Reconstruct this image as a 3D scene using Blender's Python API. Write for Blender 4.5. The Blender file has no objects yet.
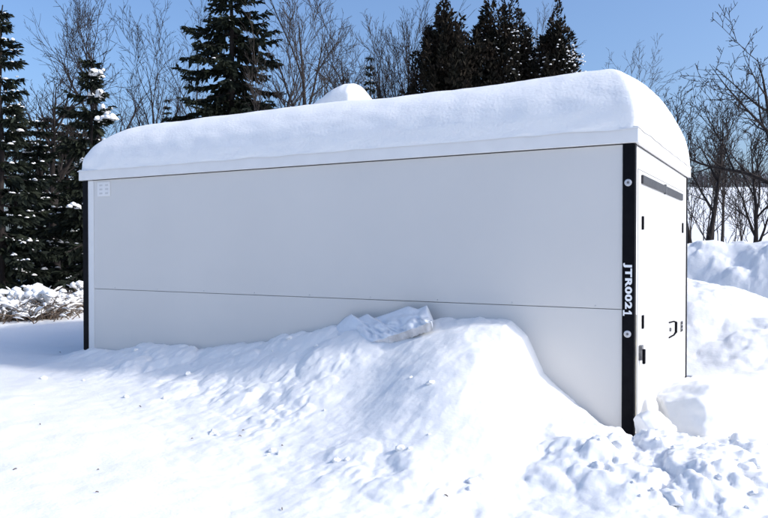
import bpy, math, random
import numpy as np
from mathutils import Vector, Matrix, noise as mnoise

# ------------------------------------------------------------------ camera, sky, sun, exposure
SC = bpy.context.scene
COL = SC.collection
CAM = np.array([1.099, -5.935, 1.5]); YAW = 0.51341; PIT = -0.01354; F = 729.04
cd = bpy.data.cameras.new('camera'); cd.sensor_width = 36; cd.lens = F / 768 * 36
cd.clip_start = 0.05; cd.clip_end = 5000
cam = bpy.data.objects.new('camera', cd); COL.objects.link(cam)
cam.location = CAM; cam.rotation_euler = (math.pi / 2 + PIT, 0, YAW)
SC.camera = cam

SUN_EL = math.radians(34); SUN_AZ = math.radians(11)      # azimuth measured from +x towards +y
sdir = Vector((math.cos(SUN_EL) * math.cos(SUN_AZ), math.cos(SUN_EL) * math.sin(SUN_AZ), math.sin(SUN_EL)))
w = bpy.data.worlds.new('World'); SC.world = w; w.use_nodes = True
nt = w.node_tree; bg = nt.nodes['Background']
sky = nt.nodes.new('ShaderNodeTexSky'); sky.sky_type = 'NISHITA'; sky.sun_disc = False
sky.sun_elevation = SUN_EL; sky.sun_rotation = math.atan2(sdir.x, sdir.y)
sky.air_density = 1.0; sky.dust_density = 4.5; sky.ozone_density = 6.0; sky.altitude = 300
nt.links.new(sky.outputs[0], bg.inputs[0]); bg.inputs[1].default_value = 0.15
sl = bpy.data.lights.new('sun', 'SUN'); sl.energy = 2.0; sl.angle = math.radians(4.0); sl.color = (1, 0.955, 0.89)
sun = bpy.data.objects.new('sun', sl); COL.objects.link(sun); sun.location = (20, 8, 25)
sun.rotation_euler = sdir.to_track_quat('Z', 'Y').to_euler()
vs = SC.view_settings; vs.view_transform = 'Standard'; vs.look = 'None'; vs.gamma = 1; vs.use_curve_mapping = False
vs.exposure = 0.62
SC.cycles.max_bounces = 8

# ------------------------------------------------------------------ pixel helpers (photo pixels, 768 x 518)
_fw = np.array([-math.sin(YAW) * math.cos(PIT), math.cos(YAW) * math.cos(PIT), math.sin(PIT)])
_rt = np.array([math.cos(YAW), math.sin(YAW), 0.0]); _up = np.cross(_rt, _fw)
def ray(px, py): return _fw + _rt * (px - 384) / F + _up * (259 - py) / F
def at_depth(px, py, Z): return CAM + ray(px, py) * Z
def at_wall(px, py, Y=0.0):
    d = ray(px, py); return CAM + d * (Y - CAM[1]) / d[1]

# ------------------------------------------------------------------ noise
def _h(ix, iy, s):
    n = (ix.astype(np.int64) * 374761393 + iy.astype(np.int64) * 668265263 + s * 1442695041) & 0xffffffff
    n = ((n ^ (n >> 13)) * 1274126177) & 0xffffffff
    return ((n ^ (n >> 16)) & 0xffffff) / float(0xffffff)
def vn(x, y, s=0):
    x = np.asarray(x, float); y = np.asarray(y, float)
    ix = np.floor(x); iy = np.floor(y); fx = x - ix; fy = y - iy
    def g(ax, ay):
        a = _h(ix + ax, iy + ay, s) * 2 * math.pi
        return np.cos(a) * (fx - ax) + np.sin(a) * (fy - ay)
    u = fx ** 3 * (fx * (fx * 6 - 15) + 10); v = fy ** 3 * (fy * (fy * 6 - 15) + 10)
    a = g(0, 0); b = g(1, 0); c = g(0, 1); d = g(1, 1)
    return 1.4 * ((a + (b - a) * u) * (1 - v) + (c + (d - c) * u) * v)
def fbm(x, y, oct=4, s=0, gain=.5):
    r = 0; a = 1.0
    for o in range(oct):
        r = r + a * vn(x, y, s + o); x = x * 2.03 + 17.1; y = y * 2.03 - 9.7; a *= gain
    return r
def lumps(x, y, s=0, rmin=.35, rmax=.75):
    """rounded clods: upper envelope of random half-ellipsoids, one per unit cell"""
    x = np.asarray(x, float); y = np.asarray(y, float)
    ix = np.floor(x); iy = np.floor(y); out = np.zeros_like(x)
    for ax in (-1, 0, 1):
        for ay in (-1, 0, 1):
            cx = ix + ax; cy = iy + ay
            px = cx + _h(cx, cy, s); py = cy + _h(cx, cy, s + 7)
            r = rmin + (rmax - rmin) * _h(cx, cy, s + 13) ** 1.5
            an = _h(cx, cy, s + 19) * math.pi; sq = .65 + .35 * _h(cx, cy, s + 23)
            dx = x - px; dy = y - py
            q = ((dx * np.cos(an) + dy * np.sin(an)) ** 2 + ((dy * np.cos(an) - dx * np.sin(an)) / sq) ** 2) / r ** 2
            out = np.maximum(out, np.sqrt(np.clip(1 - q, 0, 1)) * r)
    return out
def sstep(a, b, x):
    t = np.clip((np.asarray(x, float) - a) / (b - a), 0, 1); return t * t * (3 - 2 * t)

# ------------------------------------------------------------------ object helpers
def new_mesh(name, verts, faces, smooth=False):
    me = bpy.data.meshes.new(name); me.from_pydata([tuple(v) for v in verts], [], faces)
    if smooth: me.shade_smooth()
    me.update(); return me
def grid_mesh(name, X, Y, Z, keep=None):
    n, m = X.shape
    v = np.stack([X.ravel(), Y.ravel(), Z.ravel()], 1)
    i, j = np.meshgrid(np.arange(n - 1), np.arange(m - 1), indexing='ij')
    a = (i * m + j).ravel(); q = np.stack([a, a + m, a + m + 1, a + 1], 1)
    if keep is not None:
        k = (keep[:-1, :-1] | keep[1:, :-1] | keep[1:, 1:] | keep[:-1, 1:]).ravel(); q = q[k]
        used = np.unique(q); mp = np.full(len(v), -1); mp[used] = np.arange(len(used)); v = v[used]; q = mp[q]
    me = bpy.data.meshes.new(name)
    me.vertices.add(len(v)); me.vertices.foreach_set('co', v.astype(np.float32).ravel())
    me.loops.add(q.size); me.loops.foreach_set('vertex_index', q.astype(np.int32).ravel())
    me.polygons.add(len(q)); me.polygons.foreach_set('loop_start', (np.arange(len(q)) * 4).astype(np.int32))
    me.update(calc_edges=True); me.validate(); me.shade_smooth(); return me
def obj(name, me, mat=None, parent=None):
    o = bpy.data.objects.new(name, me); COL.objects.link(o)
    if mat is not None and me is not None and not me.materials: me.materials.append(mat)
    if parent is not None: o.parent = parent
    return o
def tag(o, label=None, cat=None, group=None, kind=None):
    for k, v in (('label', label), ('category', cat), ('group', group), ('kind', kind)):
        if v: o[k] = v
    return o
def thing(name, label, cat, loc=(0, 0, 0), group=None):
    o = bpy.data.objects.new(name, None); COL.objects.link(o); o.location = loc; o.empty_display_size = .2
    return tag(o, label, cat, group)
def copy_tree(o, parent=None):
    c = o.copy(); COL.objects.link(c); c.parent = parent
    for ch in list(o.children): copy_tree(ch, c)
    return c
class MB:
    def __init__(s): s.v = []; s.f = []
    def box(s, x0, x1, y0, y1, z0, z1):
        b = len(s.v); s.v += [(x, y, z) for z in (z0, z1) for y in (y0, y1) for x in (x0, x1)]
        s.f += [[b + i for i in q] for q in ((0, 2, 3, 1), (4, 5, 7, 6), (0, 1, 5, 4), (2, 6, 7, 3), (0, 4, 6, 2), (1, 3, 7, 5))]; return s
    def tube(s, pts, rad, n=3, cap=True):
        b = len(s.v); prev = None; k = len(pts)
        for i, p in enumerate(pts):
            d = (pts[min(i + 1, k - 1)] - pts[max(i - 1, 0)])
            if d.length < 1e-9: d = Vector((0, 0, 1))
            d.normalize()
            if prev is None: prev = d.orthogonal().normalized()
            u = (prev - d * prev.dot(d))
            u = u.normalized() if u.length > 1e-6 else d.orthogonal().normalized()
            prev = u; v = d.cross(u)
            for a in range(n):
                t = 2 * math.pi * a / n
                q = p + (u * math.cos(t) + v * math.sin(t)) * rad[i]; s.v.append((q.x, q.y, q.z))
        for i in range(k - 1):
            for a in range(n):
                c = (a + 1) % n
                s.f.append([b + i * n + a, b + i * n + c, b + (i + 1) * n + c, b + (i + 1) * n + a])
        if cap:
            s.f.append([b + a for a in reversed(range(n))]); s.f.append([b + (k - 1) * n + a for a in range(n)])
        return s
    def mesh(s, name, smooth=False): return new_mesh(name, s.v, s.f, smooth)
    def build(s, name, mat, parent=None, smooth=False, bevel=0):
        o = obj(name, s.mesh(name, smooth), mat, parent)
        if bevel:
            m = o.modifiers.new('bevel', 'BEVEL'); m.width = bevel; m.segments = 2; m.limit_method = 'ANGLE'
        return o

# ------------------------------------------------------------------ materials
def mat(name, col, rough=.6, spec=.5, metal=0, col2=None, scale=5, bump=0, bscale=50, detail=6, sss=0, stretch=None, coord='Object'):
    m = bpy.data.materials.new(name); m.use_nodes = True; n = m.node_tree; p = n.nodes['Principled BSDF']
    p.inputs['Base Color'].default_value = (*col, 1); p.inputs['Roughness'].default_value = rough
    p.inputs['Specular IOR Level'].default_value = spec; p.inputs['Metallic'].default_value = metal
    tc = n.nodes.new('ShaderNodeTexCoord'); src = tc.outputs[coord]
    if stretch:
        mp = n.nodes.new('ShaderNodeMapping'); mp.inputs['Scale'].default_value = stretch
        n.links.new(src, mp.inputs[0]); src = mp.outputs[0]
    if col2:
        t = n.nodes.new('ShaderNodeTexNoise'); t.inputs['Scale'].default_value = scale; t.inputs['Detail'].default_value = detail
        r = n.nodes.new('ShaderNodeValToRGB'); r.color_ramp.elements[0].position = .35; r.color_ramp.elements[1].position = .65
        r.color_ramp.elements[0].color = (*col, 1); r.color_ramp.elements[1].color = (*col2, 1)
        n.links.new(src, t.inputs['Vector']); n.links.new(t.outputs[0], r.inputs[0]); n.links.new(r.outputs[0], p.inputs['Base Color'])
    if bump:
        t = n.nodes.new('ShaderNodeTexNoise'); t.inputs['Scale'].default_value = bscale; t.inputs['Detail'].default_value = 5
        b = n.nodes.new('ShaderNodeBump'); b.inputs['Strength'].default_value = 1; b.inputs['Distance'].default_value = bump
        n.links.new(src, t.inputs['Vector']); n.links.new(t.outputs[0], b.inputs['Height']); n.links.new(b.outputs[0], p.inputs['Normal'])
    if sss:
        p.inputs['Subsurface Weight'].default_value = sss; p.inputs['Subsurface Radius'].default_value = (1, .9, .8); p.inputs['Subsurface Scale'].default_value = .03
    return m
M = {}
M['snow'] = mat('snow', (.84, .838, .83), .55, .25, col2=(.86, .856, .845), scale=1.3, bump=.004, bscale=38, sss=.35)
M['snow_rough'] = mat('ploughed_snow', (.83, .828, .82), .6, .25, col2=(.86, .856, .845), scale=3, bump=.004, bscale=26, sss=.35)
M['snow_tree'] = mat('tree_snow', (.88, .88, .88), .6, .2)
M['clod'] = mat('snow_clod', (.83, .828, .82), .65, .2, col2=(.86, .856, .845), scale=2)
M['panel'] = mat('white_panel', (.66, .642, .615), .45, .35, col2=(.63, .614, .59), scale=.7, bump=.0006, bscale=2.2)
M['door'] = mat('white_door_panel', (.66, .655, .645), .28, .5, col2=(.64, .637, .63), scale=.9, bump=.0004, bscale=1.7)
M['trim'] = mat('white_trim', (.78, .77, .755), .55, .3, col2=(.75, .74, .725), scale=6)
M['black'] = mat('black_steel', (.004, .004, .006), .5, .06, col2=(.007, .007, .009), scale=9, bump=.0005, bscale=60)
M['rubber'] = mat('dark_rubber', (.03, .03, .034), .55, .35, col2=(.05, .05, .055), scale=30)
M['steel'] = mat('hinge_steel', (.11, .11, .12), .4, .5, .6, col2=(.2, .2, .2), scale=40)
M['bolt'] = mat('zinc_bolt', (.62, .62, .64), .4, .5, .5, col2=(.45, .45, .47), scale=50)
M['lettering'] = mat('white_lettering', (.85, .85, .85), .5, .4)
M['seal'] = mat('weathered_seal', (.36, .33, .24), .7, .3, col2=(.2, .2, .19), scale=14)
M['slot'] = mat('vent_slot_grey', (.6, .59, .58), .7, .2)
M['seam'] = mat('seam_joint_grey', (.55, .54, .52), .7, .2)  # recessed joint strip, slightly darker than the wall panels
M['bark'] = mat('grey_bark', (.03, .026, .025), .9, .15, col2=(.065, .056, .052), scale=14, bump=.01, bscale=30, stretch=(1, 1, .25))
M['bark_dark'] = mat('dark_bark', (.018, .015, .015), .9, .15, col2=(.038, .032, .03), scale=14, bump=.01, bscale=30, stretch=(1, 1, .25))
M['bark_pale'] = mat('pale_bark', (.06, .052, .048), .9, .15, col2=(.10, .088, .08), scale=14)
M['twig'] = mat('shrub_twig', (.20, .15, .11), .85, .15, col2=(.10, .075, .06), scale=20)
M['needles'] = mat('spruce_needles', (.010, .014, .011), .75, .12, col2=(.024, .030, .019), scale=3)
M['cedar'] = mat('cedar_sprays', (.010, .011, .008), .8, .12, col2=(.024, .018, .013), scale=2.2)
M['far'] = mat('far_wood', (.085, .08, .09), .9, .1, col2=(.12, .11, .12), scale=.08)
M['ice'] = mat('ice_crust', (.80, .83, .87), .35, .4, col2=(.72, .74, .77), scale=9, bump=.003, bscale=14, sss=.2)
M['dirt'] = mat('dirty_crust_edge', (.46, .43, .41), .8, .2, col2=(.74, .72, .71), scale=11)
M['debris'] = mat('bark_debris', (.09, .06, .045), .9, .1)

# ------------------------------------------------------------------ terrain
def base_z(x, y):
    x = np.asarray(x, float); y = np.asarray(y, float)
    dx = x - CAM[0]; dy = y - CAM[1]
    Z = dx * _fw[0] + dy * _fw[1]; R = dx * _rt[0] + dy * _rt[1]
    z = .14 * sstep(-1.2, -5.5, x) * sstep(9, 5, y)
    z = z + .035 * fbm(x * .35, y * .35, 3, 3) * sstep(0, 2, np.hypot(dx, dy))
    near = sstep(30, 14, Z)
    z = z + .006 * fbm(x * 2.3, y * 2.3, 3, 11) * near
    z = z + sstep(14, 6, np.hypot(dx, dy)) * (.005 * fbm(x * 7, y * 7, 3, 41) + .010 * fbm(x * 1.6 + .6 * y, y * 2.8, 3, 43))
    z = z + .3 * sstep(9, 18, Z)
    side = sstep(-.25, .15, R / np.maximum(Z, 1))
    hill = np.maximum(Z - 34, 0) * .098 * (.12 + .88 * side)
    hill = np.where(Z > 360, 32 * (.12 + .88 * side) + (Z - 360) * .004, hill)
    return z + hill + .9 * fbm(x * .02, y * .02, 3, 5) * sstep(40, 120, Z)
def axis(lo, hi, step, far, grow=1.16):
    c = list(np.arange(lo, hi + 1e-6, step)); s = step; a = [lo]
    while a[-1] > -far: s *= grow; a.append(a[-1] - s)
    s = step; b = [hi]
    while b[-1] < far: s *= grow; b.append(b[-1] + s)
    return np.array(a[:0:-1] + c + b[1:])
gx = axis(-9, 4, .035, 1500, 1.12); gy = axis(-5.5, 3.5, .035, 1500, 1.12)
GX, GY = np.meshgrid(gx, gy, indexing='ij')
# footprints and small pits in the smooth snow, at (photo pixel) -> ground
PITS = []
for px, py, r, d in ((214, 432, .10, .05), (272, 450, .11, .055), (284, 452, .07, .04), (340, 467, .10, .04), (405, 468, .12, .05), (477, 500, .14, .06),
                     (165, 404, .08, .03), (230, 440, .06, .03), (66, 372, .07, .03), (700, 508, .1, .05)):
    dd = ray(px, py); PITS.append((*(CAM + dd * (.1 - CAM[2]) / dd[2])[:2], r, d))
def pits(x, y):
    z = 0
    for a, b, r, d in PITS:
        q = ((x - a) ** 2 * .7 + (y - b) ** 2 * 1.5) / r ** 2 + .9 * vn(x * 9, y * 9, 77) + .5 * vn(x * 23, y * 23, 78)
        z = z - d * np.exp(-np.clip(q, 0, 30) ** 1.5) + d * .22 * np.exp(-((np.sqrt(np.clip(q, 0, 50)) - 1.5) / .4) ** 2)
    return z
GZ = base_z(GX, GY) + pits(GX, GY)
ground = obj('snow_ground', grid_mesh('snow_ground', GX, GY, GZ), M['snow'])
tag(ground, 'smooth white snow covering the ground', None, None, 'structure')

# ------------------------------------------------------------------ the container
L, W, H = 6.449, 3.20, 2.325
shed = thing('storage_container', 'long white panelled storage container with black corner posts and closed end door', 'container', (-L / 2, W / 2, 0))
off = Vector((L / 2, -W / 2, 0))
def P(o): o.location = off; return o
def part(name, m, x0, x1, y0, y1, z0, z1, bevel=0, parent=None):
    o = MB().box(x0, x1, y0, y1, z0, z1).build(name, m, parent or shed, bevel=bevel)
    if parent is None: o.location = off
    return o
PW = .088; SEAM = 1.023
# long wall: two tall panels, one above the other, a recessed joint strip behind
part('wall_core', M['seam'], -L + .05, -.05, .030, .06, .02, H - .02)
part('wall_panel', M['panel'], -L + .19, -PW + .004, .004, .03, SEAM + .0025, H, .002)
part('wall_panel', M['panel'], -L + .19, -PW + .004, .004, .03, .0, SEAM - .0025, .002)
part('edge_trim', M['trim'], -L + PW - .004, -L + .186, .001, .03, .0, H, .003)
part('base_rail', M['black'], -L + .05, -.05, .002, .06, -.15, -.002)
part('back_wall', M['panel'], -L + .02, -.02, W - .03, W - .002, .02, H)
part('end_wall', M['panel'], -L + .002, -L + .03, .03, W - .03, .02, H)
for k in range(9):       # rivets along the joint
    x = -L + .55 + k * .70
    b = MB().tube([Vector((x, .0045, SEAM + .022)), Vector((x, -.0005, SEAM + .022))], [.007, .005], 8).build('rivet', M['bolt'], shed); b.location = off
# corner posts: L-shaped angles, the far right and near ones seen
def post(cx, cy, sx, sy):
    t = .006; mb = MB()
    mb.box(min(cx, cx + sx * PW), max(cx, cx + sx * PW), cy - sy * t if sy > 0 else cy, cy if sy > 0 else cy + t, -.1, H + .004)
    d = .062
    mb.box(cx if sx < 0 else cx - t, cx + t if sx < 0 else cx, min(cy, cy + sy * d) + .0, max(cy, cy + sy * d), -.1, H + .004)
    mb.box(min(cx, cx + sx * .05) + (.001 if sx > 0 else 0), max(cx, cx + sx * .05) - (.001 if sx < 0 else 0), min(cy, cy + sy * .05), max(cy, cy + sy * .05), -.09, H)
    o = mb.build('corner_post', M['black'], shed, bevel=.0015); o.location = off; return o
pn = post(0, 0, -1, 1); post(-L, 0, 1, 1); post(0, W, -1, -1); post(-L, W, 1, -1)
for pz in (2.022, .832):
    mb = MB(); mb.tube([Vector((-.045, -.004, pz)), Vector((-.045, -.011, pz)), Vector((-.045, -.014, pz))], [.028, .028, .022], 20)
    bo = mb.build('bolt', M['bolt'], pn)
    mb = MB(); mb.tube([Vector((-.045, -.0135, pz)), Vector((-.045, -.0165, pz))], [.011, .009], 12); mb.build('bolt_head', M['steel'], pn)
# the number down the near post
fc = bpy.data.curves.new('JTR', 'FONT'); fc.body = 'JTR002'; fc.size = .093; fc.offset = .0042; fc.extrude = .0008; fc.space_character = 1.12
fo = bpy.data.objects.new('tmp', fc); COL.objects.link(fo); bpy.context.view_layer.update()
me = bpy.data.meshes.new_from_object(fo.evaluated_get(bpy.context.evaluated_depsgraph_get())); bpy.data.objects.remove(fo)
co = np.array([v.co[:] for v in me.vertices]); mn = co.min(0); mx = co.max(0)
TL = .415; TH = .068
for v in me.vertices:
    a = (v.co.x - mn[0]) / (mx[0] - mn[0]); b = (v.co.y - mn[1]) / (mx[1] - mn[1])
    v.co = (-.080 + b * TH, -.0072 - v.co.z, 1.392 - a * TL * .875)
import bmesh as _bm
b_ = _bm.new(); b_.from_mesh(me)
one = [(.0, .0), (.9, .0), (.9, .17), (.62, .17), (.62, 1.0), (.36, 1.0), (.02, .74), (.14, .60), (.34, .74), (.34, .17), (.0, .17)]
vv_ = [b_.verts.new((-.080 + b * TH, -.0082, 1.392 - .885 * TL / .87 * .87 - .005 - a * .050)) for a, b in one]
b_.faces.new(vv_); b_.normal_update(); b_.to_mesh(me); b_.free()
tag(obj('number_lettering', me, M['lettering'], pn), 'white letters JTR0021 running down the black post')
# pale square mark high on the long wall, four small openings
vent = part('wall_vent', M['trim'], -6.19, -5.97, -.004, .003, 2.13, 2.30, .002)
for i in range(2):
    for j in range(3):
        part('vent_slot', M['slot'], -6.15 + i * .10, -6.10 + i * .10, -.006, -.0035, 2.155 + j * .048, 2.175 + j * .048, 0, vent)
# door end (x = 0 face)
part('end_frame', M['trim'], -.03, -.004, .055, .155, .02, H, .003)
part('end_frame', M['trim'], -.03, -.004, 2.96, W - .05, .02, H, .003)
part('header_panel', M['trim'], -.03, -.004, .158, 2.957, 2.15, H, .003)
door = part('door', M['door'], -.03, .004, .165, 2.95, .03, 2.14, .006)
part('door_seal', M['seal'], -.002, .006, .062, .10, .10, .98, .004)
for a, b in ((.27, 1.46), (1.475, 2.68)):
    part('rubber_strip', M['rubber'], .004, .022, a, b, 2.035, 2.105, .004, door)
part('strip_joint', M['steel'], .004, .026, 1.452, 1.482, 2.025, 2.118, .003, door)
def hinge(y, z, hh):
    h = part('hinge', M['steel'], .004, .012, y - .035, y + .035, z - hh / 2, z + hh / 2, .002, door)
    for k in (-1, 0, 1): part('hinge_screw', M['black'], .011, .015, y - .012, y + .012, z + k * hh * .3 - .01, z + k * hh * .3 + .01, .002, h)
    mb = MB(); mb.tube([Vector((.013, y - .036, z - hh / 2)), Vector((.013, y - .036, z + hh / 2))], [.009, .009], 8); mb.build('hinge_pin', M['black'], h)
hinge(.34, 1.715, .11); hinge(2.77, 1.735, .11); hinge(.36, .90, .11); 
# handle: bowed bar with two feet; keeper plate beside the post
mb = MB(); mb.tube([Vector(p) for p in ((.004, 1.80, .765), (.035, 1.93, .768), (.048, 1.985, .755), (.048, 1.985, .655), (.035, 1.93, .63), (.004, 1.80, .612))], [.007, .009, .014, .014, .009, .007], 8)
hd = mb.build('door_handle', M['black'], door, True)
mb = MB(); mb.tube([Vector((.004, 1.86, .69)), Vector((.02, 1.86, .69))], [.02, .018], 12); mb.build('lock_cylinder', M['steel'], door)
kp = part('keeper_plate', M['steel'], .004, .012, 2.66, 2.80, .585, .70, .002, door)
for z in (.60, .64, .68): part('keeper_slot', M['black'], .011, .017, 2.68, 2.75, z - .008, z + .012, .001, kp)
lt = part('latch_block', M['steel'], -.004, .03, .19, .27, .60, .72, .006, door)
part('latch_pin', M['black'], .028, .05, .21, .25, .57, .69, .006, lt)
# roof: white fascia all round under a low arched deck
FZ = H + .135; OH = .035
fx0, fx1, fy0, fy1 = -L - OH, OH, -OH, W + OH
part('roof_fascia', M['trim'], fx0, fx1, fy0, fy0 + .03, H + .006, FZ, .004)
part('roof_fascia', M['trim'], fx0, fx1, fy1 - .03, fy1, H + .006, FZ, .004)
part('roof_fascia', M['trim'], fx1 - .03, fx1, fy0 + .031, fy1 - .031, H + .006, FZ, .004)
part('roof_fascia', M['trim'], fx0, fx0 + .03, fy0 + .031, fy1 - .031, H + .006, FZ, .004)
part('roof_deck', M['trim'], fx0 + .031, fx1 - .031, fy0 + .031, fy1 - .031, H + .02, FZ - .01)
# roof vent box, snow capped
VX, VY = -3.9, 1.9
part('roof_vent', M['black'], VX - .28, VX + .28, VY - .25, VY + .25, FZ - .01, FZ + .83, .01)

# ------------------------------------------------------------------ snow on the roof
def roof_h(x, y):
    dxl = x - fx0 + .012; dxr = fx1 + .008 - x; dyn = y - fy0 + .008; dyf = fy1 + .008 - y
    qx = np.maximum(1 - np.minimum(dxl / 1.0, 1), 1 - np.minimum(dxr / .42, 1))
    qy = np.maximum(1 - np.minimum(dyn / .55, 1), 1 - np.minimum(dyf / 1.15, 1))
    q = (qx ** 14 + qy ** 14) ** (1 / 14); q = np.clip(q, 0, 1)
    e = (1 - q ** 2.35) ** (1 / 2.35)
    t = (y - fy0) / (fy1 - fy0)
    full = .455 + .22 * np.sin(np.pi * np.clip(t * .9 + .05, 0, 1)) + .03 * fbm(x * .5, y * .5, 2, 61) + .03 * sstep(-2, 0, x)
    return FZ - .012 + full * e + .006 * vn(x * 3, y * 3, 9) * (e > .05) + .0025 * vn(x * 9, y * 9, 19) * (e > .05)
def edged(n, a, b, k=2.4):
    t = np.linspace(-1, 1, n); t = np.sign(t) * (1 - (1 - np.abs(t)) ** k); return a + (b - a) * (t + 1) / 2
rx = edged(280, fx0 - .012, fx1 + .008, 2.6); ry = edged(200, fy0 - .008, fy1 + .008, 2.6)
RX, RY = np.meshgrid(rx, ry, indexing='ij'); RZ = roof_h(RX, RY)
lip = FZ - .02 + .012 * vn(RX * 3, RY * 3, 66); RZ[0, :] = lip[0]; RZ[-1, :] = lip[-1]; RZ[:, 0] = lip[:, 0]; RZ[:, -1] = lip[:, -1]
# ragged rim where it rests on the fascia
RXo = RX + .006 * vn(RY * 7, RZ * 7, 4) * (RZ > FZ); RYo = RY + .008 * vn(RX * 4, RZ * 9, 5) * (RZ > FZ)
tag(obj('roof_snow', grid_mesh('roof_snow', RXo, RYo, RZ), M['snow']), 'thick rounded blanket of snow lying on the container roof', 'snow')
# snow cap on the vent
def cap_mesh():
    n, m = 60, 40; U, V = np.meshgrid(np.linspace(0, 1, n), np.linspace(-1, 1, m), indexing='ij')
    top = np.interp(U, [0, .08, .3, .55, .72, .85, .95, 1], [0, .03, .13, .235, .27, .265, .16, 0])
    hw = np.interp(U, [0, .2, .6, .9, 1], [.10, .22, .30, .30, .26])
    X = -.50 + U * .82 + 0 * V; Y = V * hw
    Z = top * (1 - np.abs(V) ** 2.6) ** (1 / 2.2) + .006 * fbm(X * 6, Y * 6, 2, 3)
    v = np.stack([X.ravel(), Y.ravel(), Z.ravel()], 1); a = [(i * m + j) for i in range(n - 1) for j in range(m - 1)]
    f = [[q, q + m, q + m + 1, q + 1] for q in a]
    b = len(v); v2 = v.copy(); v2[:, 2] = -.012
    f += [[q + b, q + 1 + b, q + m + 1 + b, q + m + b] for q in a]
    rim = [i * m for i in range(n)] + [(n - 1) * m + j for j in range(1, m)] + [i * m + m - 1 for i in range(n - 2, -1, -1)] + [j for j in range(m - 2, 0, -1)]
    for k in range(len(rim)):
        p, q = rim[k], rim[(k + 1) % len(rim)]; f.append([p, p + b, q + b, q])
    return new_mesh('snow_cap', np.concatenate([v, v2]), f, True)
cap = obj('snow_cap', cap_mesh(), M['snow']); cap.name = 'snow_wedge'; cap.location = (VX, VY, FZ + .83 + .012)
tag(cap, 'small wedge of snow capping the vent on the roof', 'snow')

# ------------------------------------------------------------------ ploughed snow
CX = [-8, -6.9, -6.45, -5.3, -4.4, -3.85, -3.4, -2.97, -2.68, -1.72, -1.29, -1.0, -.86, -.72, -.5, -.3, -.1, .1, .4]
CH = [0, .03, .14, .25, .30, .40, .52, .62, .70, .80, .86, .85, .73, .44, .27, .13, .02, .0, .0]
WD = [.3, .4, .6, .85, .95, 1.0, 1.1, 1.2, 1.3, 1.75, 1.9, 1.9, 1.9, 1.8, 1.7, 1.6, 1.5, 1.3, 1.0]
def wall_bank(x, y):
    v = -y
    wob = .10 * fbm(x * 1.7, y * 1.7, 2, 31)
    xx = x + wob * .5 * sstep(.1, .5, v) - .34 * sstep(.15, 1.1, v) * sstep(-2.2, -1.0, x)
    c = np.interp(xx, CX, CH); wd = np.interp(xx, CX, WD) * (1 + .22 * vn(x * .9, y * .3, 33))
    z = c * 1.02 * np.exp(-(np.maximum(v - .03, 0) / (wd * .66)) ** 1.55)
    z = z + .02 * sstep(.1, .5, z)
    z = z + .10 * np.exp(-(((x + 1.15) / .48) ** 2 + ((y + .95) / .5) ** 2)) + .05 * np.exp(-(((x + .5) / .5) ** 2 + ((y + 1.2) / .5) ** 2))
    z = z - .035 * np.exp(-(((x + 1.95 + .25 * (y + .9)) / .27) ** 2 + ((y + .80) / .5) ** 2))
    z = z - .07 * np.exp(-(((x + .42) / .20) ** 2 + ((y + 1.15) / .32) ** 2))
    return np.where(v < -.12, -1, z)
def heap(x, y):
    z = .10 * np.exp(-(((x - .2) / .75) ** 2 + ((y + .95) / .6) ** 2)) - .09 * np.exp(-(((x - .15) / .5) ** 2 + ((y - .05) / .42) ** 2))
    z = z + .14 * sstep(-1.5, .9, x + .15 * vn(x * 2, y * 2, 8)) * sstep(-3.0, -1.4, y + .2 * vn(x * 2, y * 2, 9)) * sstep(1.2, -.4, y) * sstep(3.4, 2.0, x)
    return z
def front_bank(x, y):
    a = np.maximum(wall_bank(x, y) - .003, 0); b = np.maximum(heap(x, y) - .0, 0)
    return np.where((x < .035) & (y > .06), -1, a + b * (1 - .55 * sstep(.05, .4, a)) - .002)
def rough(x, y, amp):
    wx = x + .06 * fbm(x * 3, y * 3, 3, 1); wy = y + .06 * fbm(x * 3 + 5, y * 3, 3, 2)
    m1 = sstep(-.25, .45, vn(x * 1.6, y * 1.6, 141)); m2 = sstep(-.2, .4, vn(x * 2.7, y * 2.7, 142))
    r = .34 * lumps(wx * 2.6, wy * 2.6, 101, .25, .9) / 2.6 + .55 * m1 * lumps(wx * 6.1, wy * 6.1, 111, .2, .85) / 6.1
    r = r + .6 * m2 * lumps(wx * 14, wy * 14, 121, .15, .8) / 14 + .45 * (1 - m2 * .6) * lumps(wx * 31, wy * 31, 125, .1, .8) / 31
    r = r + .03 * fbm(x * 4, y * 4, 5, 131, .55)
    return (r - .85 * ROUGH_MEAN) * amp
ROUGH_MEAN = 0
ROUGH_MEAN = float(rough(*np.meshgrid(np.linspace(-5, 2, 200), np.linspace(-3, 0, 120)), 1.0).mean())
def bank_mesh(name, x0, x1, y0, y1, st, hf, amp_f):
    X, Y = np.meshgrid(np.arange(x0, x1, st), np.arange(y0, y1, st), indexing='ij')
    h = hf(X, Y); a = amp_f(X, Y, h)
    Z = base_z(X, Y) + h + rough(X, Y, a) - .006 * sstep(.03, 0, h)
    return grid_mesh(name, X, Y, Z, h > -.004), None
def amp_wall(x, y, h):
    s = sstep(.0, .14, h) 
    smooth = np.exp(-(((x + .85) / .7) ** 2 + ((y + 1.0) / .65) ** 2)) * .9
    smooth2 = np.exp(-(((x + 1.75) / .5) ** 2 + ((y + .9) / .6) ** 2)) * .6
    return s * np.clip(.40 + .3 * sstep(-.6, .1, x) + .25 * vn(x * 1.3, y * 1.3, 55) - smooth - smooth2, .08, 1.2)
me, _ = bank_mesh('snow_bank', -8.5, 3.6, -4.6, 1.6, .0135, front_bank, lambda x, y, h: np.maximum(amp_wall(x, y, h) * sstep(.3, -.2, x), sstep(.02, .2, h) * sstep(-.7, .3, x) * np.clip(.95 + .5 * vn(x * 1.3, y * 1.3, 56), .35, 1.4)))
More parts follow.
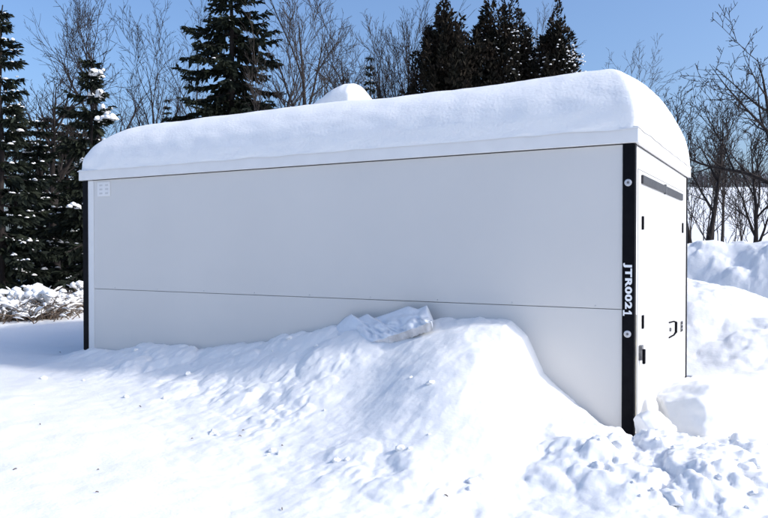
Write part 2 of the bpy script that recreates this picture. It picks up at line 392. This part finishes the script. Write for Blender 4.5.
tag(obj('snow_bank', me, M['snow_rough']), 'heaped snow bank against the long white wall, spilling round to the end door', 'snow bank')
# ridge along the drive, running from behind the container to the right
def ridge_h(x, y, pts, wid, hs):
    best = np.full(np.shape(x), -1.0)
    for (a, b), (c, d), w0, w1, h0, h1 in zip(pts[:-1], pts[1:], wid[:-1], wid[1:], hs[:-1], hs[1:]):
        ex, ey = c - a, d - b; t = np.clip(((x - a) * ex + (y - b) * ey) / (ex * ex + ey * ey), 0, 1)
        r = np.hypot(x - a - t * ex, y - b - t * ey) / (w0 + (w1 - w0) * t)
        best = np.maximum(best, (h0 + (h1 - h0) * t) * (1 - sstep(0, 1, r)) - .02 * (r >= 1))
    return best
def xy(px, Z): p = at_depth(px, 250, Z); return (p[0], p[1])
rp = [xy(630, 11.6), xy(672, 11.0), xy(700, 10.6), xy(735, 10.3), xy(775, 10.0), xy(850, 9.4)]
rw = [1.5, 2.4, 3.0, 3.4, 3.4, 2.6]; rh = [.95, 1.08, 1.02, .80, .55, .25]
rfun = lambda x, y: ridge_h(x + .10 * fbm(x * .8, y * .8, 2, 71), y + .10 * fbm(x * .8 + 9, y * .8, 2, 72), rp, rw, rh) - .02
def rf2(x, y): return np.where((x < .03) & (y < W + .03), -1, rfun(x, y) * (1 - (1 - sstep(.03, 1.7, x)) * (1 - sstep(W - .3, W + 1.5, y))) - .004)
me, _ = bank_mesh('snow_bank', -2.6, 8.0, -.4, 8.0, .027, rf2, lambda x, y, h: sstep(0, .25, h) * np.clip(.36 + .3 * vn(x, y, 57), .12, .7))
tag(obj('snow_bank', me, M['snow_rough']), 'sunlit sloping snow bank beside the far corner of the container', 'snow bank')
fp = [xy(560, 16.5), xy(690, 15.5), xy(768, 14.5), xy(900, 13.5)]
ffun = lambda x, y: ridge_h(x + .3 * fbm(x * .7, y * .7, 2, 73), y + .3 * fbm(x * .7 + 9, y * .7, 2, 74), fp, [1.4, 1.6, 1.6, 1.6], [1.3, 1.42, 1.45, 1.45]) - .02
fb = [min(p[0] for p in fp) - 2, max(p[0] for p in fp) + 2, min(p[1] for p in fp) - 2, max(p[1] for p in fp) + 2]
me, _ = bank_mesh('snow_bank', fb[0], fb[1], fb[2], fb[3], .035, ffun, lambda x, y, h: sstep(0, .3, h) * np.clip(.65 + .4 * vn(x, y, 58), .2, 1.0))
tag(obj('snow_bank', me, M['snow_rough']), 'lumpy ploughed snow bank in front of the bare roadside trees', 'snow bank')

# surface sampler for resting things
def snow_z(x, y):
    z = float(base_z(x, y)); 
    A = np.array([[float(x)]]); B = np.array([[float(y)]]); h = front_bank(A, B)
    am = np.maximum(amp_wall(A, B, h) * sstep(.3, -.2, A), sstep(.02, .2, h) * sstep(-.7, .3, A) * np.clip(.95 + .5 * vn(A * 1.3, B * 1.3, 56), .35, 1.4))
    if h[0, 0] > .01: z = max(z, float((base_z(A, B) + h + rough(A, B, am))[0, 0]))
    return z

# blocks and clods of snow
def block_mesh(name, seed, sub=4, facets=7, nz=.05, sq=(1, 1, 1)):
    import bmesh
    bm = bmesh.new(); bmesh.ops.create_icosphere(bm, subdivisions=sub, radius=1)
    r = random.Random(seed); pl = []
    for k in range(facets):
        d = Vector((r.gauss(0, 1), r.gauss(0, 1), r.gauss(0, .8))).normalized(); pl.append((d, r.uniform(.55, .85)))
    for v in bm.verts:
        p = v.co.copy()
        for d, h in pl:
            e = p.dot(d) - h
            if e > 0: p -= d * e * .9
        n = p.normalized()
        s = 1 + nz * 1.6 * mnoise.fractal(n * 2.2 + Vector((seed, 0, 0)), 1, 2, 4) + nz * .5 * mnoise.noise(n * 9 + Vector((0, seed, 0)))
        v.co = Vector((p.x * s * sq[0], p.y * s * sq[1], p.z * s * sq[2]))
    me = bpy.data.meshes.new(name); bm.to_mesh(me); bm.free(); me.shade_smooth(); return me
def put(name, me, x, y, s, rz, label, cat, group=None, sink=.3, z=None, tilt=(0, 0)):
    o = obj(name, me, M['clod']); hz = s * max(abs(v.co.z) for v in me.vertices)
    o.scale = (s, s, s); o.rotation_euler = (tilt[0], tilt[1], rz)
    o.location = (x, y, (snow_z(x, y) if z is None else z) + hz * (1 - 2 * sink)); return tag(o, label, cat, group)
bk = block_mesh('snow_block', 5, 5, 6, .05, (1.05, .9, 1.0))
p = at_depth(695, 415, 5.95); put('snow_block', bk, p[0], p[1], .32, .5, 'large block of packed snow leaning in front of the end door', 'snow block', z=p[2] , sink=.5, tilt=(.15, -.2))
bk2 = block_mesh('snow_block', 12, 4, 6, .06, (1.2, .9, .8))
p = at_depth(654, 427, 5.5); put('snow_block', bk2, p[0], p[1], .155, .9, 'smaller snow block at the foot of the lettered black post', 'snow block', sink=.5, z=p[2])
clods = [block_mesh('snow_clod', 20 + k, 3, 6, .16, (1.2, .95, .75)) for k in range(6)]
rr = random.Random(4); n = 0
while n < 38:
    x = rr.uniform(.0, 1.8); y = rr.uniform(-1.9, .2)
    if x < .1 and y > -.12: continue
    if float(heap(np.array(x), np.array(y))) < .03: continue
    s = .015 + .055 * rr.random() ** 3
    put('snow_clod', clods[n % 6], x, y, s, rr.uniform(0, 6), 'small clod of snow on the rough heap before the end door', 'snow clod', 'clods on the heap by the door', sink=.42); n += 1
n = 0
while n < 14:
    x = rr.uniform(-6, -.3); y = -abs(rr.gauss(0, .75)) - .15
    s = .010 + .03 * rr.random() ** 3
    put('snow_clod', clods[n % 6], x, y, s, rr.uniform(0, 6), 'small clod of snow on the bank along the long wall', 'snow clod', 'clods on the bank by the long wall', sink=.35); n += 1
for px, py, s in ((213, 431, .032), (217, 433, .018), (210, 432, .014), (272, 449, .030), (279, 452, .02), (268, 452, .014), (337, 465, .026), (347, 466, .018), (400, 467, .03), (409, 469, .016), (165, 405, .022), (126, 402, .024), (470, 493, .022)):
    d = ray(px, py); q = CAM + d * (.09 - CAM[2]) / d[2]
    put('snow_clod', clods[int(px) % 6], q[0], q[1], s, px, 'small clod of snow lying on the smooth snow', 'snow clod', 'clods on the smooth snow', sink=.4)

# broken crust slab standing on the bank against the wall
def crust():
    U = np.linspace(0, 1, 70); low = np.array([[346, 350], [372, 342], [395, 335], [415, 328], [431, 322]], float)
    up = np.array([[312, 338], [322, 331], [333, 329], [344, 318], [351, 314], [358, 318], [367, 313.5], [374, 318], [390, 312.5], [408, 306], [418, 309], [427, 305], [433, 319]], float)
    def along(pl):
        s = np.linspace(0, 1, len(pl)); return np.stack([np.interp(U, s, pl[:, 0]), np.interp(U, s, pl[:, 1])], 1)
    lo, hi = along(low), along(up); m = 26; rowsF = []; rowsB = []
    for i in range(len(U)):
        a = at_wall(lo[i, 0], lo[i, 1], -.40); b = at_wall(hi[i, 0], hi[i, 1], -.10)
        for j in range(m):
            t = j / (m - 1); q = a + (b - a) * t
            q = q + np.array([0, -.045, .02]) * (fbm(U[i] * 10., t * 3., 3, 81, .5)) * math.sin(math.pi * min(1, t + .15))
            th = .05 * (1 - t) + .02 + .014 * float(fbm(U[i] * 17., 3.3, 3, 91)) * (1 - t)
            rowsF.append(q); rowsB.append(q + np.array([0, th * .4, -th]))
    v = rowsF + rowsB; b0 = len(rowsF); f = []
    for i in range(len(U) - 1):
        for j in range(m - 1):
            q = i * m + j; f.append([q, q + m, q + m + 1, q + 1]); f.append([q + b0, q + 1 + b0, q + m + 1 + b0, q + m + b0])
    nf = len(f)
    rim = [i * m for i in range(len(U))] + [(len(U) - 1) * m + j for j in range(1, m)] + [i * m + m - 1 for i in range(len(U) - 2, -1, -1)] + [j for j in range(m - 2, 0, -1)]
    for k in range(len(rim)):
        p, q = rim[k], rim[(k + 1) % len(rim)]; f.append([p, p + b0, q + b0, q])
    me = new_mesh('crust_slab', v, f); me.materials.append(M['ice']); me.materials.append(M['dirt'])
    for k in range(nf, len(f)):
        if k - nf < len(U) - 1: me.polygons[k].material_index = 1
    for k in range(nf): me.polygons[k].use_smooth = True
    return me
tag(obj('crust_slab', crust()), 'jagged slab of icy snow crust standing on the bank by the wall', 'snow slab')
# specks of bark and twig fallen on the snow
rr = random.Random(9)
for px, py in ((40, 425), (15, 471), (98, 470), (170, 370), (140, 405), (243, 394), (97, 494), (282, 405), (470, 445), (446, 502), (60, 352), (282, 512), (192, 440), (240, 437)):
    d = ray(px, py); q = CAM + d * (.1 - CAM[2]) / d[2]; z = snow_z(q[0], q[1])
    d = ray(px, py); q = CAM + d * (z - CAM[2]) / d[2]; z = snow_z(q[0], q[1])
    a = rr.uniform(0, 6); l = rr.uniform(.006, .014); dv = Vector((math.cos(a), math.sin(a), .2)) * l
    o = MB().tube([-dv, dv * .1 + Vector((0, 0, .004)), dv], [.003, .004, .002], 4).build('twig_scrap', M['debris']); o.location = (q[0], q[1], z + .006)
    tag(o, 'tiny dark scrap of twig lying on the snow', 'twig', 'twig scraps on the snow')

# ------------------------------------------------------------------ bare trees
def rvec(r): return Vector((r.gauss(0, 1), r.gauss(0, 1), r.gauss(0, 1)))
def bare_tree(seed, height, rad, lean=(0, 0), levels=4, spread=.65, first=.25, nb=9, wig=.10, up=.05, twig=.0105, dens=1.0, fork=None):
    r = random.Random(seed); T = MB(); Cn = MB()
    def grow(p, d, ln, r0, lv):
        k = max(3, int(ln / (.55 if lv == 0 else .28))) if lv < 3 else 3
        pts = [p.copy()]; rad_ = [r0]; st = ln / k
        for i in range(k):
            d = (d + rvec(r) * (wig if lv else wig * .55) * (.7 if lv < 2 else 1) + Vector((0, 0, up if lv else 0.02))).normalized()
            p = p + d * st; pts.append(p.copy()); f = (i + 1) / k
            rad_.append(max(r0 * (1 - f * (.85 if lv else .95)) , twig * .55))
        (T if lv == 0 else Cn).tube(pts, rad_, 8 if lv == 0 else (5 if lv == 1 else 3), cap=lv < 2)
        if lv >= levels: return
        n = int((nb if lv == 0 else (6.5 if lv == 1 else (5 if lv == 2 else 3.2))) * dens * r.uniform(.8, 1.25) * (1 if lv == 0 else min(1.3, .5 + ln / 2.2)))
        for c in range(max(n, 2)):
            f = first + (1 - first) * ((c + r.random()) / n) if lv == 0 else .18 + .82 * ((c + r.random()) / max(n, 2))
            f = min(f, .985); i = min(int(f * k), k - 1); g = f * k - i
            q = pts[i].lerp(pts[i + 1], g); rq = rad_[i] + (rad_[i + 1] - rad_[i]) * g
            ax = (pts[i + 1] - pts[i]).normalized(); side = rvec(r); side = (side - ax * side.dot(ax)).normalized()
            an = spread * r.uniform(.6, 1.25)
            nd = (ax * math.cos(an) + side * math.sin(an)).normalized()
            l2 = ln * (r.uniform(.34, .62) * (1.12 - .55 * f) if lv == 0 else r.uniform(.32, .62) * (1.1 - .4 * f))
            grow(q, nd, l2, max(min(rq * .72, r0 * .5), twig), lv + 1)
    d0 = Vector((lean[0], lean[1], 1)).normalized()
    if fork:
        for (fx, fy, fl, fr) in fork: grow(Vector((0, 0, -.3)), Vector((fx, fy, 1)).normalized(), height * fl, rad * fr, 0)
    else: grow(Vector((0, 0, -.3)), d0, height, rad, 0)
    top = max(v[2] for v in Cn.v + T.v); k = height / top
    for m_ in (T, Cn): m_.v = [(a * k, b * k, c * k) for a, b, c in m_.v]
    return T.mesh('trunk', True), Cn.mesh('crown', True)
def ground_at(px, Z):
    p = at_depth(px, 250, Z); return (p[0], p[1], float(base_z(p[0], p[1])))
def lean_cam(a, b=0):      # lean a to the right / b away, in view terms
    return (_rt[0] * a + _fw[0] * b, _rt[1] * a + _fw[1] * b)
def place_bare(px, Z, topy, seed, rad, label, m='bark', group=None, lean=0, **kw):
    g = ground_at(px, Z); h = CAM[2] + (253 - topy) / F * Z - g[2]
    fk = kw.pop('fork', None)
    if fk: fk = [(*lean_cam(a, b), l, r) for a, b, l, r in fk]
    tm, cm = bare_tree(seed, h * kw.pop('hk', 1.0), rad, lean=lean_cam(lean), fork=fk, **kw)
    t = thing('bare_tree', label, 'tree', g, group); obj('trunk', tm, M[m], t); obj('crown', cm, M[m], t); return t
place_bare(54, 19, 12, 1, .2, 'leafless tree with crooked upright trunk between the two snowy spruces', 'bark_dark', lean=-.01, nb=14, levels=4, spread=.75, first=.35, dens=.85)
place_bare(104, 25, -45, 2, .22, 'tall leafless tree rising behind the snow-laden small spruce', 'bark_dark', lean=.01, nb=12, first=.45, spread=.5, dens=.85)
place_bare(148, 27, 12, 3, .15, 'slender leafless tree with a single straight stem beside the large spruce', 'bark_dark', nb=13, first=.3, spread=.5, dens=.8)
place_bare(186, 31, -10, 4, .13, 'leafless tree half hidden on the outer edge of the large spruce', 'bark_dark', dens=.8, nb=12, first=.2, spread=.6)
place_bare(236, 20.5, -60, 5, .13, 'leafless tree whose long limbs lean across the large spruce', 'bark', lean=.38, nb=12, first=.3, spread=.45)
place_bare(297, 22, -60, 6, .2, 'leafless tree with a leaning pale trunk next to the large spruce', 'bark', lean=.08, nb=9, first=.35, spread=.55, dens=.7)
place_bare(368, 23, -25, 7, .25, 'leafless tree leaning and forking low behind the roof vent', 'bark_dark', lean=-.12, nb=12, first=.25, spread=.55, dens=.9)
place_bare(383, 24, -25, 8, .24, 'upright leafless tree with a dense broom of branches near the cedars', 'bark_dark', nb=20, first=.22, spread=.45)
place_bare(330, 30, 20, 9, .08, 'thin leafless tree set back behind the roof vent', 'bark', nb=12, first=.15, spread=.6)
place_bare(398, 29, 15, 10, .08, 'thin straight leafless tree between broom tree and cedars', 'bark', nb=10, first=.25, spread=.5)
place_bare(520, 27, -5, 11, .09, 'leafless tree showing twigs above the gap between the cedars', 'bark', nb=12, first=.3, spread=.55)
place_bare(606, 30, 24, 12, .11, 'small leafless tree alone in the sky beyond the roof snow', 'bark', nb=10, first=.3, spread=.6, dens=.8)
place_bare(700, 20, 58, 13, .13, 'spreading leafless tree standing close behind the container corner', 'bark_dark', fork=[(-.14, 0, .9, .9), (.16, .1, 1.0, 1.0)], nb=12, first=.45, spread=.6, dens=.85)
place_bare(722, 23, 80, 14, .1, 'leafless tree with fine upswept twigs behind the lumpy bank', 'bark', nb=11, first=.5, spread=.55, dens=.8)
place_bare(790, 16, 5, 15, .17, 'big leafless tree at the end of the lumpy bank with limbs reaching over it', 'bark_dark', lean=-.05, nb=12, first=.3, spread=.85, dens=.85)
place_bare(757, 19, 95, 16, .1, 'dark straight-stemmed leafless tree standing at the back of the lumpy bank', 'bark_dark', nb=11, first=.3, spread=.6)
rr = random.Random(21)
for k in range(14):
    px = 688 + k * 6.2 + rr.uniform(-2, 2); Z = rr.uniform(18.5, 27)
    place_bare(px, Z, rr.uniform(120, 178), 100 + k, rr.uniform(.035, .06), 'thin leafless sapling in the thicket behind the lumpy snow bank', rr.choice(['bark', 'bark', 'bark_pale']), 'saplings behind the bank', lean=rr.uniform(-.06, .06), nb=7, levels=3, first=.4, spread=.6, dens=.8)
for k in range(15):
    px = rr.choice([rr.uniform(-10, 90), rr.uniform(150, 200), rr.uniform(280, 420)]); Z = rr.uniform(26, 40)
    place_bare(px, Z, rr.uniform(60, 130), 140 + k, rr.uniform(.03, .06), 'thin leafless tree deep in the woods behind the container', 'bark', 'thin trees deep in the woods', lean=rr.uniform(-.1, .1), nb=8, levels=3, first=.2, spread=.6, dens=.8)

# ------------------------------------------------------------------ conifers
def lump(mb, c, sx, sy, sz, r):
    b = len(mb.v); ph = r.uniform(0, 6)
    mb.v.append((c.x, c.y, c.z + sz))
    for k, (zz, rr_) in enumerate(((.55, .72), (-.35, 1.0))):
        for a in range(6):
            t = ph + a * math.pi / 3 + k * .5; q = rr_ * r.uniform(.75, 1.2)
            mb.v.append((c.x + math.cos(t) * sx * q, c.y + math.sin(t) * sy * q, c.z + zz * sz))
    for a in range(6):
        n = (a + 1) % 6; mb.f.append([b, b + 1 + a, b + 1 + n]); mb.f.append([b + 1 + a, b + 7 + a, b + 7 + n, b + 1 + n])
    mb.f.append([b + 7 + a for a in reversed(range(6))])
def spruce(seed, h, R, start=.06, whorls=None, snow=.2, dens=1.0, snow_side=None, droop=.35):
    r = random.Random(seed); T = MB(); Fm = MB(); S = MB()
    pts = []; rad = []; k = 14
    for i in range(k + 1):
        f = i / k; pts.append(Vector((r.gauss(0, .02), r.gauss(0, .02), -.3 + (h + .3) * f))); rad.append(max(.012, h * .017 * (1 - f) ** .9))
    T.tube(pts, rad, 8)
    nw = whorls or int(h * 3.2)
    def tuft(p, d, ln, wd):
        # a flat spray of needles: several narrow triangles fanning from the twig
        u = rvec(r); u = (u - d * u.dot(d)).normalized()
        for q in range(3):
            a = p + d * ln * q * .28; e = (d + u * r.uniform(-.55, .55) + Vector((0, 0, r.uniform(-.35, .1)))).normalized() * ln * r.uniform(.6, 1.0)
            s = u.cross(e).normalized() * wd * r.uniform(.7, 1.3); b = len(Fm.v)
            for vv in (a - s * .5, a + s * .5, a + e * .55 + s, a + e, a + e * .55 - s): Fm.v.append((vv.x, vv.y, vv.z))
            Fm.f.append([b, b + 1, b + 2, b + 3, b + 4])
    for wv in range(nw):
        f = start + (1 - start) * ((wv + r.random() * .6) / nw) ** .92
        if f > .985: continue
        nb = r.randint(4, 6); a0 = r.uniform(0, 6.28)
        for b in range(nb):
            az = a0 + b * 6.283 / nb + r.uniform(-.35, .35)
            if r.random() < .1: continue
            ln = R * ((1 - f) ** .85 * r.uniform(.5, 1.18) + .05)
            if f < .2: ln *= .75 + f
            o = Vector((math.cos(az), math.sin(az), 0)); p = Vector((0, 0, f * h)); sp = [p.copy()]
            k = max(3, int(ln / .22)); slope = r.uniform(.05, .25) - droop * (1 - f) * 1.2
            for i in range(k):
                t = (i + 1) / k; z = slope - droop * .8 * math.sin(t * 2.4) + (.45 * t * t)
                p = p + (o + Vector((r.gauss(0, .08), r.gauss(0, .08), z + r.gauss(0, .05)))).normalized() * ln / k; sp.append(p.copy())
            T.tube(sp, [max(.006, .02 * ln * (1 - i / k) + .005) for i in range(k + 1)], 3, False)
            side_wt = 1.0  # weight for the number of snow clumps, larger towards snow_side
            if snow_side is not None: side_wt = max(0, .35 + .9 * (o.x * snow_side[0] + o.y * snow_side[1]))
            nt_ = int((5 + ln * 15) * dens)
            for c in range(nt_):
                t = .12 + .88 * (c + r.random()) / nt_; i = min(int(t * k), k - 1); q = sp[i].lerp(sp[i + 1], t * k - i)
                d = (sp[i + 1] - sp[i]).normalized(); sd = d.cross(Vector((0, 0, 1))).normalized() * r.choice((-1, 1))
                dd = (d * r.uniform(.35, .9) + sd * r.uniform(.2, 1) + Vector((0, 0, r.uniform(-.75, .1)))).normalized()
                tl = r.uniform(.14, .30) * (1.15 - .5 * t) * min(1.2, .55 + ln * .4)
                tuft(q, dd, tl, tl * .15)
            for c in range(int(ln * 13 * snow * (side_wt if snow_side is None else side_wt * .6) + r.random())):
                t = r.uniform(.35, 1); i = min(int(t * k), k - 1); q = sp[i].lerp(sp[i + 1], t * k - i) + Vector((r.gauss(0, .06), r.gauss(0, .06), .03))
                big = snow_side is not None and r.random() < .45
                for z_ in range(4 if big else 1):
                    s = r.uniform(.05, .11) if big else .012 + .036 * r.random() ** 2.5
                    lump(S, q + Vector((r.gauss(0, .08), r.gauss(0, .08), r.gauss(0, .04))) * (1 if big else 0), s * r.uniform(.7, 1.3 if big else 2.2), s * r.uniform(.7, 1.3 if big else 2.2), s * r.uniform(.6, 1.0), r)
    return T.mesh('trunk', True), Fm.mesh('foliage'), S.mesh('snow_load', True)
def place_spruce(px, Z, topy, seed, R, label, group=None, **kw):
    g = ground_at(px, Z); h = CAM[2] + (253 - topy) / F * Z - g[2]
    tm, fm, sm = spruce(seed, h, R, **kw)
    t = thing('spruce_tree', label, 'tree', g, group); obj('trunk', tm, M['bark_dark'], t); obj('crown', fm, M['needles'], t)
    if len(sm.vertices): tag(obj('snow_load', sm, M['snow_tree'], t), kind='stuff')
    return t
SS = (float(_rt[0]), float(_rt[1]))
place_spruce(232, 22, -75, 31, 3.5, 'large dark spruce rising high above the container roof', snow=.03, dens=2.4, start=.08, droop=.45)
place_spruce(92, 17, 58, 32, 1.75, 'small pointed spruce with thick snow clumps beside the container end', snow=.6, dens=2.8, snow_side=SS)
place_spruce(2, 15.5, 10, 33, 1.5, 'dark spruce with light snow on its boughs above the snowy shrubs', snow=.5, dens=2.8)
place_spruce(38, 18, 118, 34, 1.5, 'short broad snow-dusted spruce low behind the snowy shrubs', snow=.6, dens=2.8)
sp0 = place_spruce(68, 22, 105, 35, 1.7, 'dark spruce in the shaded woods behind the snowy shrubs', 'spruces in the shaded woods', snow=.4, dens=2.4)
for px, Z, rz, s in ((15, 23, 2.0, 1.05), (48, 27, 4.0, 1.1), (-22, 21, 1.1, 1.0), (85, 28, 5.2, 1.15), (-40, 26, 3, 1.1), (25, 32, .4, 1.2), (62, 34, 2.4, 1.2)):
    c = copy_tree(sp0); c.location = ground_at(px, Z); c.rotation_euler.z = rz; c.scale = (s, s, s)
sp1 = place_spruce(370, 27, 58, 36, 1.1, 'small spruce peeping over the roof snow among the leafless trees', 'small spruces over the roof', snow=.25, dens=1.3)
for px, Z, rz, s in ((345, 28, 2, .93), (168, 29, 3.1, .86), (398, 30, 4.6, .9)):
    c = copy_tree(sp1); c.location = ground_at(px, Z); c.rotation_euler.z = rz; c.scale = (s, s, s)

def cedar(seed, h, R, snow, n=9000, cut=0):
    r = random.Random(seed); T = MB(); Fm = MB(); S = MB()
    T.tube([Vector((0, 0, -.3)), Vector((.03, 0, h * .5)), Vector((0, .02, h * .97))], [.11, .07, .01], 7)
    # leaders: upright plumes that give the uneven outline
    plumes = []
    leads = [(0, 0, 1.0, .85)] + [(math.cos(a_) * R * .34, math.sin(a_) * R * .34, r.uniform(.86, .96), .74) for a_ in (r.uniform(0, 1), r.uniform(1.6, 2.6), r.uniform(3.1, 4.1), r.uniform(4.7, 5.7))]
    for k in range(300):
        lx, ly, lh, lr = leads[k % 5]; f = r.random() ** .75; az = r.uniform(0, 6.28); prof = (1 - f ** 5) ** .8
        rad = R * lr * prof * r.uniform(.45, 1.12); plumes.append((Vector((lx + math.cos(az) * rad, ly + math.sin(az) * rad, f * h * lh * .93)), r.uniform(.4, 1.0)))
        if k % 3 == 0: T.tube([Vector((0, 0, max(.1, f * h * lh * .93 - rad * .9))), plumes[-1][0]], [.025, .008], 3, False)
    plumes.append((Vector((0, 0, h * .9)), .5)); plumes.append((Vector((.1, -.05, h * .84)), .6))
    for k in range(n):
        c, ln = plumes[k % len(plumes)]
        t = r.random(); rr_ = ln * .42 * (1 - t) ** .7 + .03; az = r.uniform(0, 6.28)
        q = c + Vector((math.cos(az) * rr_ * r.uniform(.3, 1), math.sin(az) * rr_ * r.uniform(.3, 1), (t - .45) * ln * 1.7))
        out = Vector((q.x, q.y, 0)); out = out.normalized() if out.length > .01 else Vector((1, 0, 0))
        e = (out * r.uniform(0, .8) + Vector((r.gauss(0, .4), r.gauss(0, .4), r.uniform(.1, 1.1)))).normalized() * r.uniform(.08, .19)
        s = e.cross(rvec(r)).normalized() * r.uniform(.018, .045); b = len(Fm.v)
        for vv in (q, q + e * .5 + s, q + e, q + e * .45 - s): Fm.v.append((vv.x, vv.y, vv.z))
        Fm.f.append([b, b + 1, b + 2, b + 3])
        if r.random() < snow * max(0, min(1.5, (q.x * SS[0] + q.y * SS[1]) / R + .45)) and q.z < h * .86 and (q.x * _fw[0] + q.y * _fw[1]) < R * .5:
            s_ = r.uniform(.018, .046); lump(S, q + out * .2 + Vector((0, 0, .06)), s_ * r.uniform(.7, 1.6), s_ * r.uniform(.7, 1.6), s_ * .6, r)
    return T.mesh('trunk', True), Fm.mesh('foliage'), S.mesh('snow_load', True)
def place_cedar(px, Z, topy, seed, R, snow, label, n=42000):
    g = ground_at(px, Z); h = CAM[2] + (253 - topy) / F * Z - g[2]; tm, fm, sm = cedar(seed, h, R, snow, n)
    t = thing('cedar_tree', label, 'tree', g); obj('trunk', tm, M['bark_dark'], t); obj('crown', fm, M['cedar'], t)
    if len(sm.vertices): tag(obj('snow_load', sm, M['snow_tree'], t), kind='stuff')
place_cedar(445, 22, 6, 41, 1.5, .002, 'broad dark cedar without snow, standing nearest the roof vent')
place_cedar(503, 22.5, -2, 42, 1.4, .07, 'tallest cedar speckled with snow, between two other cedars')
place_cedar(556, 22, 16, 43, 1.1, .13, 'smallest cedar with the most snow specks, facing the open sky')

# ------------------------------------------------------------------ snow-laden shrubs
def shrub(seed, R, h):
    r = random.Random(seed); T = MB(); S = MB()
    for k in range(420):
        az = r.uniform(0, 6.28); b0 = Vector((r.gauss(0, R * .38), r.gauss(0, R * .28), -.05)); d = Vector((math.cos(az) * .6, math.sin(az) * .6, r.uniform(.6, 1.3))).normalized()
        ln = h * r.uniform(.55, 1.25); p = b0; pts = [p.copy()]
        for i in range(7):
            p = p + d * ln / 7; d = (d + Vector((math.cos(az) * .10, math.sin(az) * .10, -.16)) + rvec(r) * .12).normalized(); pts.append(p.copy())
        T.tube(pts, [.012 * (1 - i / 9) for i in range(8)], 3, False)
        if r.random() < .6:
            a = r.randint(1, 4); e = r.randint(a + 2, 8); seg = pts[a:e]
            if len(seg) > 2:
                th = r.uniform(.010, .03); S.tube([q + Vector((0, 0, th * .75)) for q in seg], [th * (.25 if i in (0, len(seg) - 1) else r.uniform(.7, 1.2)) for i in range(len(seg))], 6)
    for k in range(34):
        az = r.uniform(0, 6.28); q = abs(r.gauss(0, .45)); s = r.uniform(.04, .11)
        c = Vector((math.cos(az) * R * q, math.sin(az) * R * q * .8, h * (r.uniform(.25, .78) * (1 - .4 * q * q))))
        if c.z > .03: lump(S, c, s * r.uniform(.8, 1.5), s * r.uniform(.8, 1.5), s * r.uniform(.6, 1.0), r)
    return T.mesh('stems', True), S.mesh('snow_load', True)
tm, sm = shrub(51, .75, .62); tm2, sm2 = shrub(52, .6, .5)
for px, Z, s, rz, a, lb in ((14, 13.2, 1.0, 0, 0, 'brown-twigged shrub bent under snow below the dark light-snowed spruce'), (48, 13.3, 1.02, 2.1, 0, 'brown-twigged shrub under snow, midway along the row by the woods'),
        (78, 14.3, .85, 4.0, 1, 'low snow-laden shrub next to the black post at the container end'), (-14, 12.8, 1.0, 1.0, 1, 'snow-laden shrub at the outer end of the row by the woods'),
        (30, 14.6, 1.1, 3, 1, 'snow-laden shrub set behind the row, against the broad low spruce'), (92, 15, 1, .6, 0, 'snow-laden shrub tucked behind the container end')):
    g = ground_at(px, Z); t = thing('snowy_shrub', lb, 'shrub', g, 'snowy shrubs at the edge of the woods')
    obj('stems', (tm, tm2)[a], M['twig'], t); tag(obj('snow_load', (sm, sm2)[a], M['snow_tree'], t), kind='stuff'); t.rotation_euler.z = rz; t.scale = (s, s, s)

# ------------------------------------------------------------------ far wood on the hill
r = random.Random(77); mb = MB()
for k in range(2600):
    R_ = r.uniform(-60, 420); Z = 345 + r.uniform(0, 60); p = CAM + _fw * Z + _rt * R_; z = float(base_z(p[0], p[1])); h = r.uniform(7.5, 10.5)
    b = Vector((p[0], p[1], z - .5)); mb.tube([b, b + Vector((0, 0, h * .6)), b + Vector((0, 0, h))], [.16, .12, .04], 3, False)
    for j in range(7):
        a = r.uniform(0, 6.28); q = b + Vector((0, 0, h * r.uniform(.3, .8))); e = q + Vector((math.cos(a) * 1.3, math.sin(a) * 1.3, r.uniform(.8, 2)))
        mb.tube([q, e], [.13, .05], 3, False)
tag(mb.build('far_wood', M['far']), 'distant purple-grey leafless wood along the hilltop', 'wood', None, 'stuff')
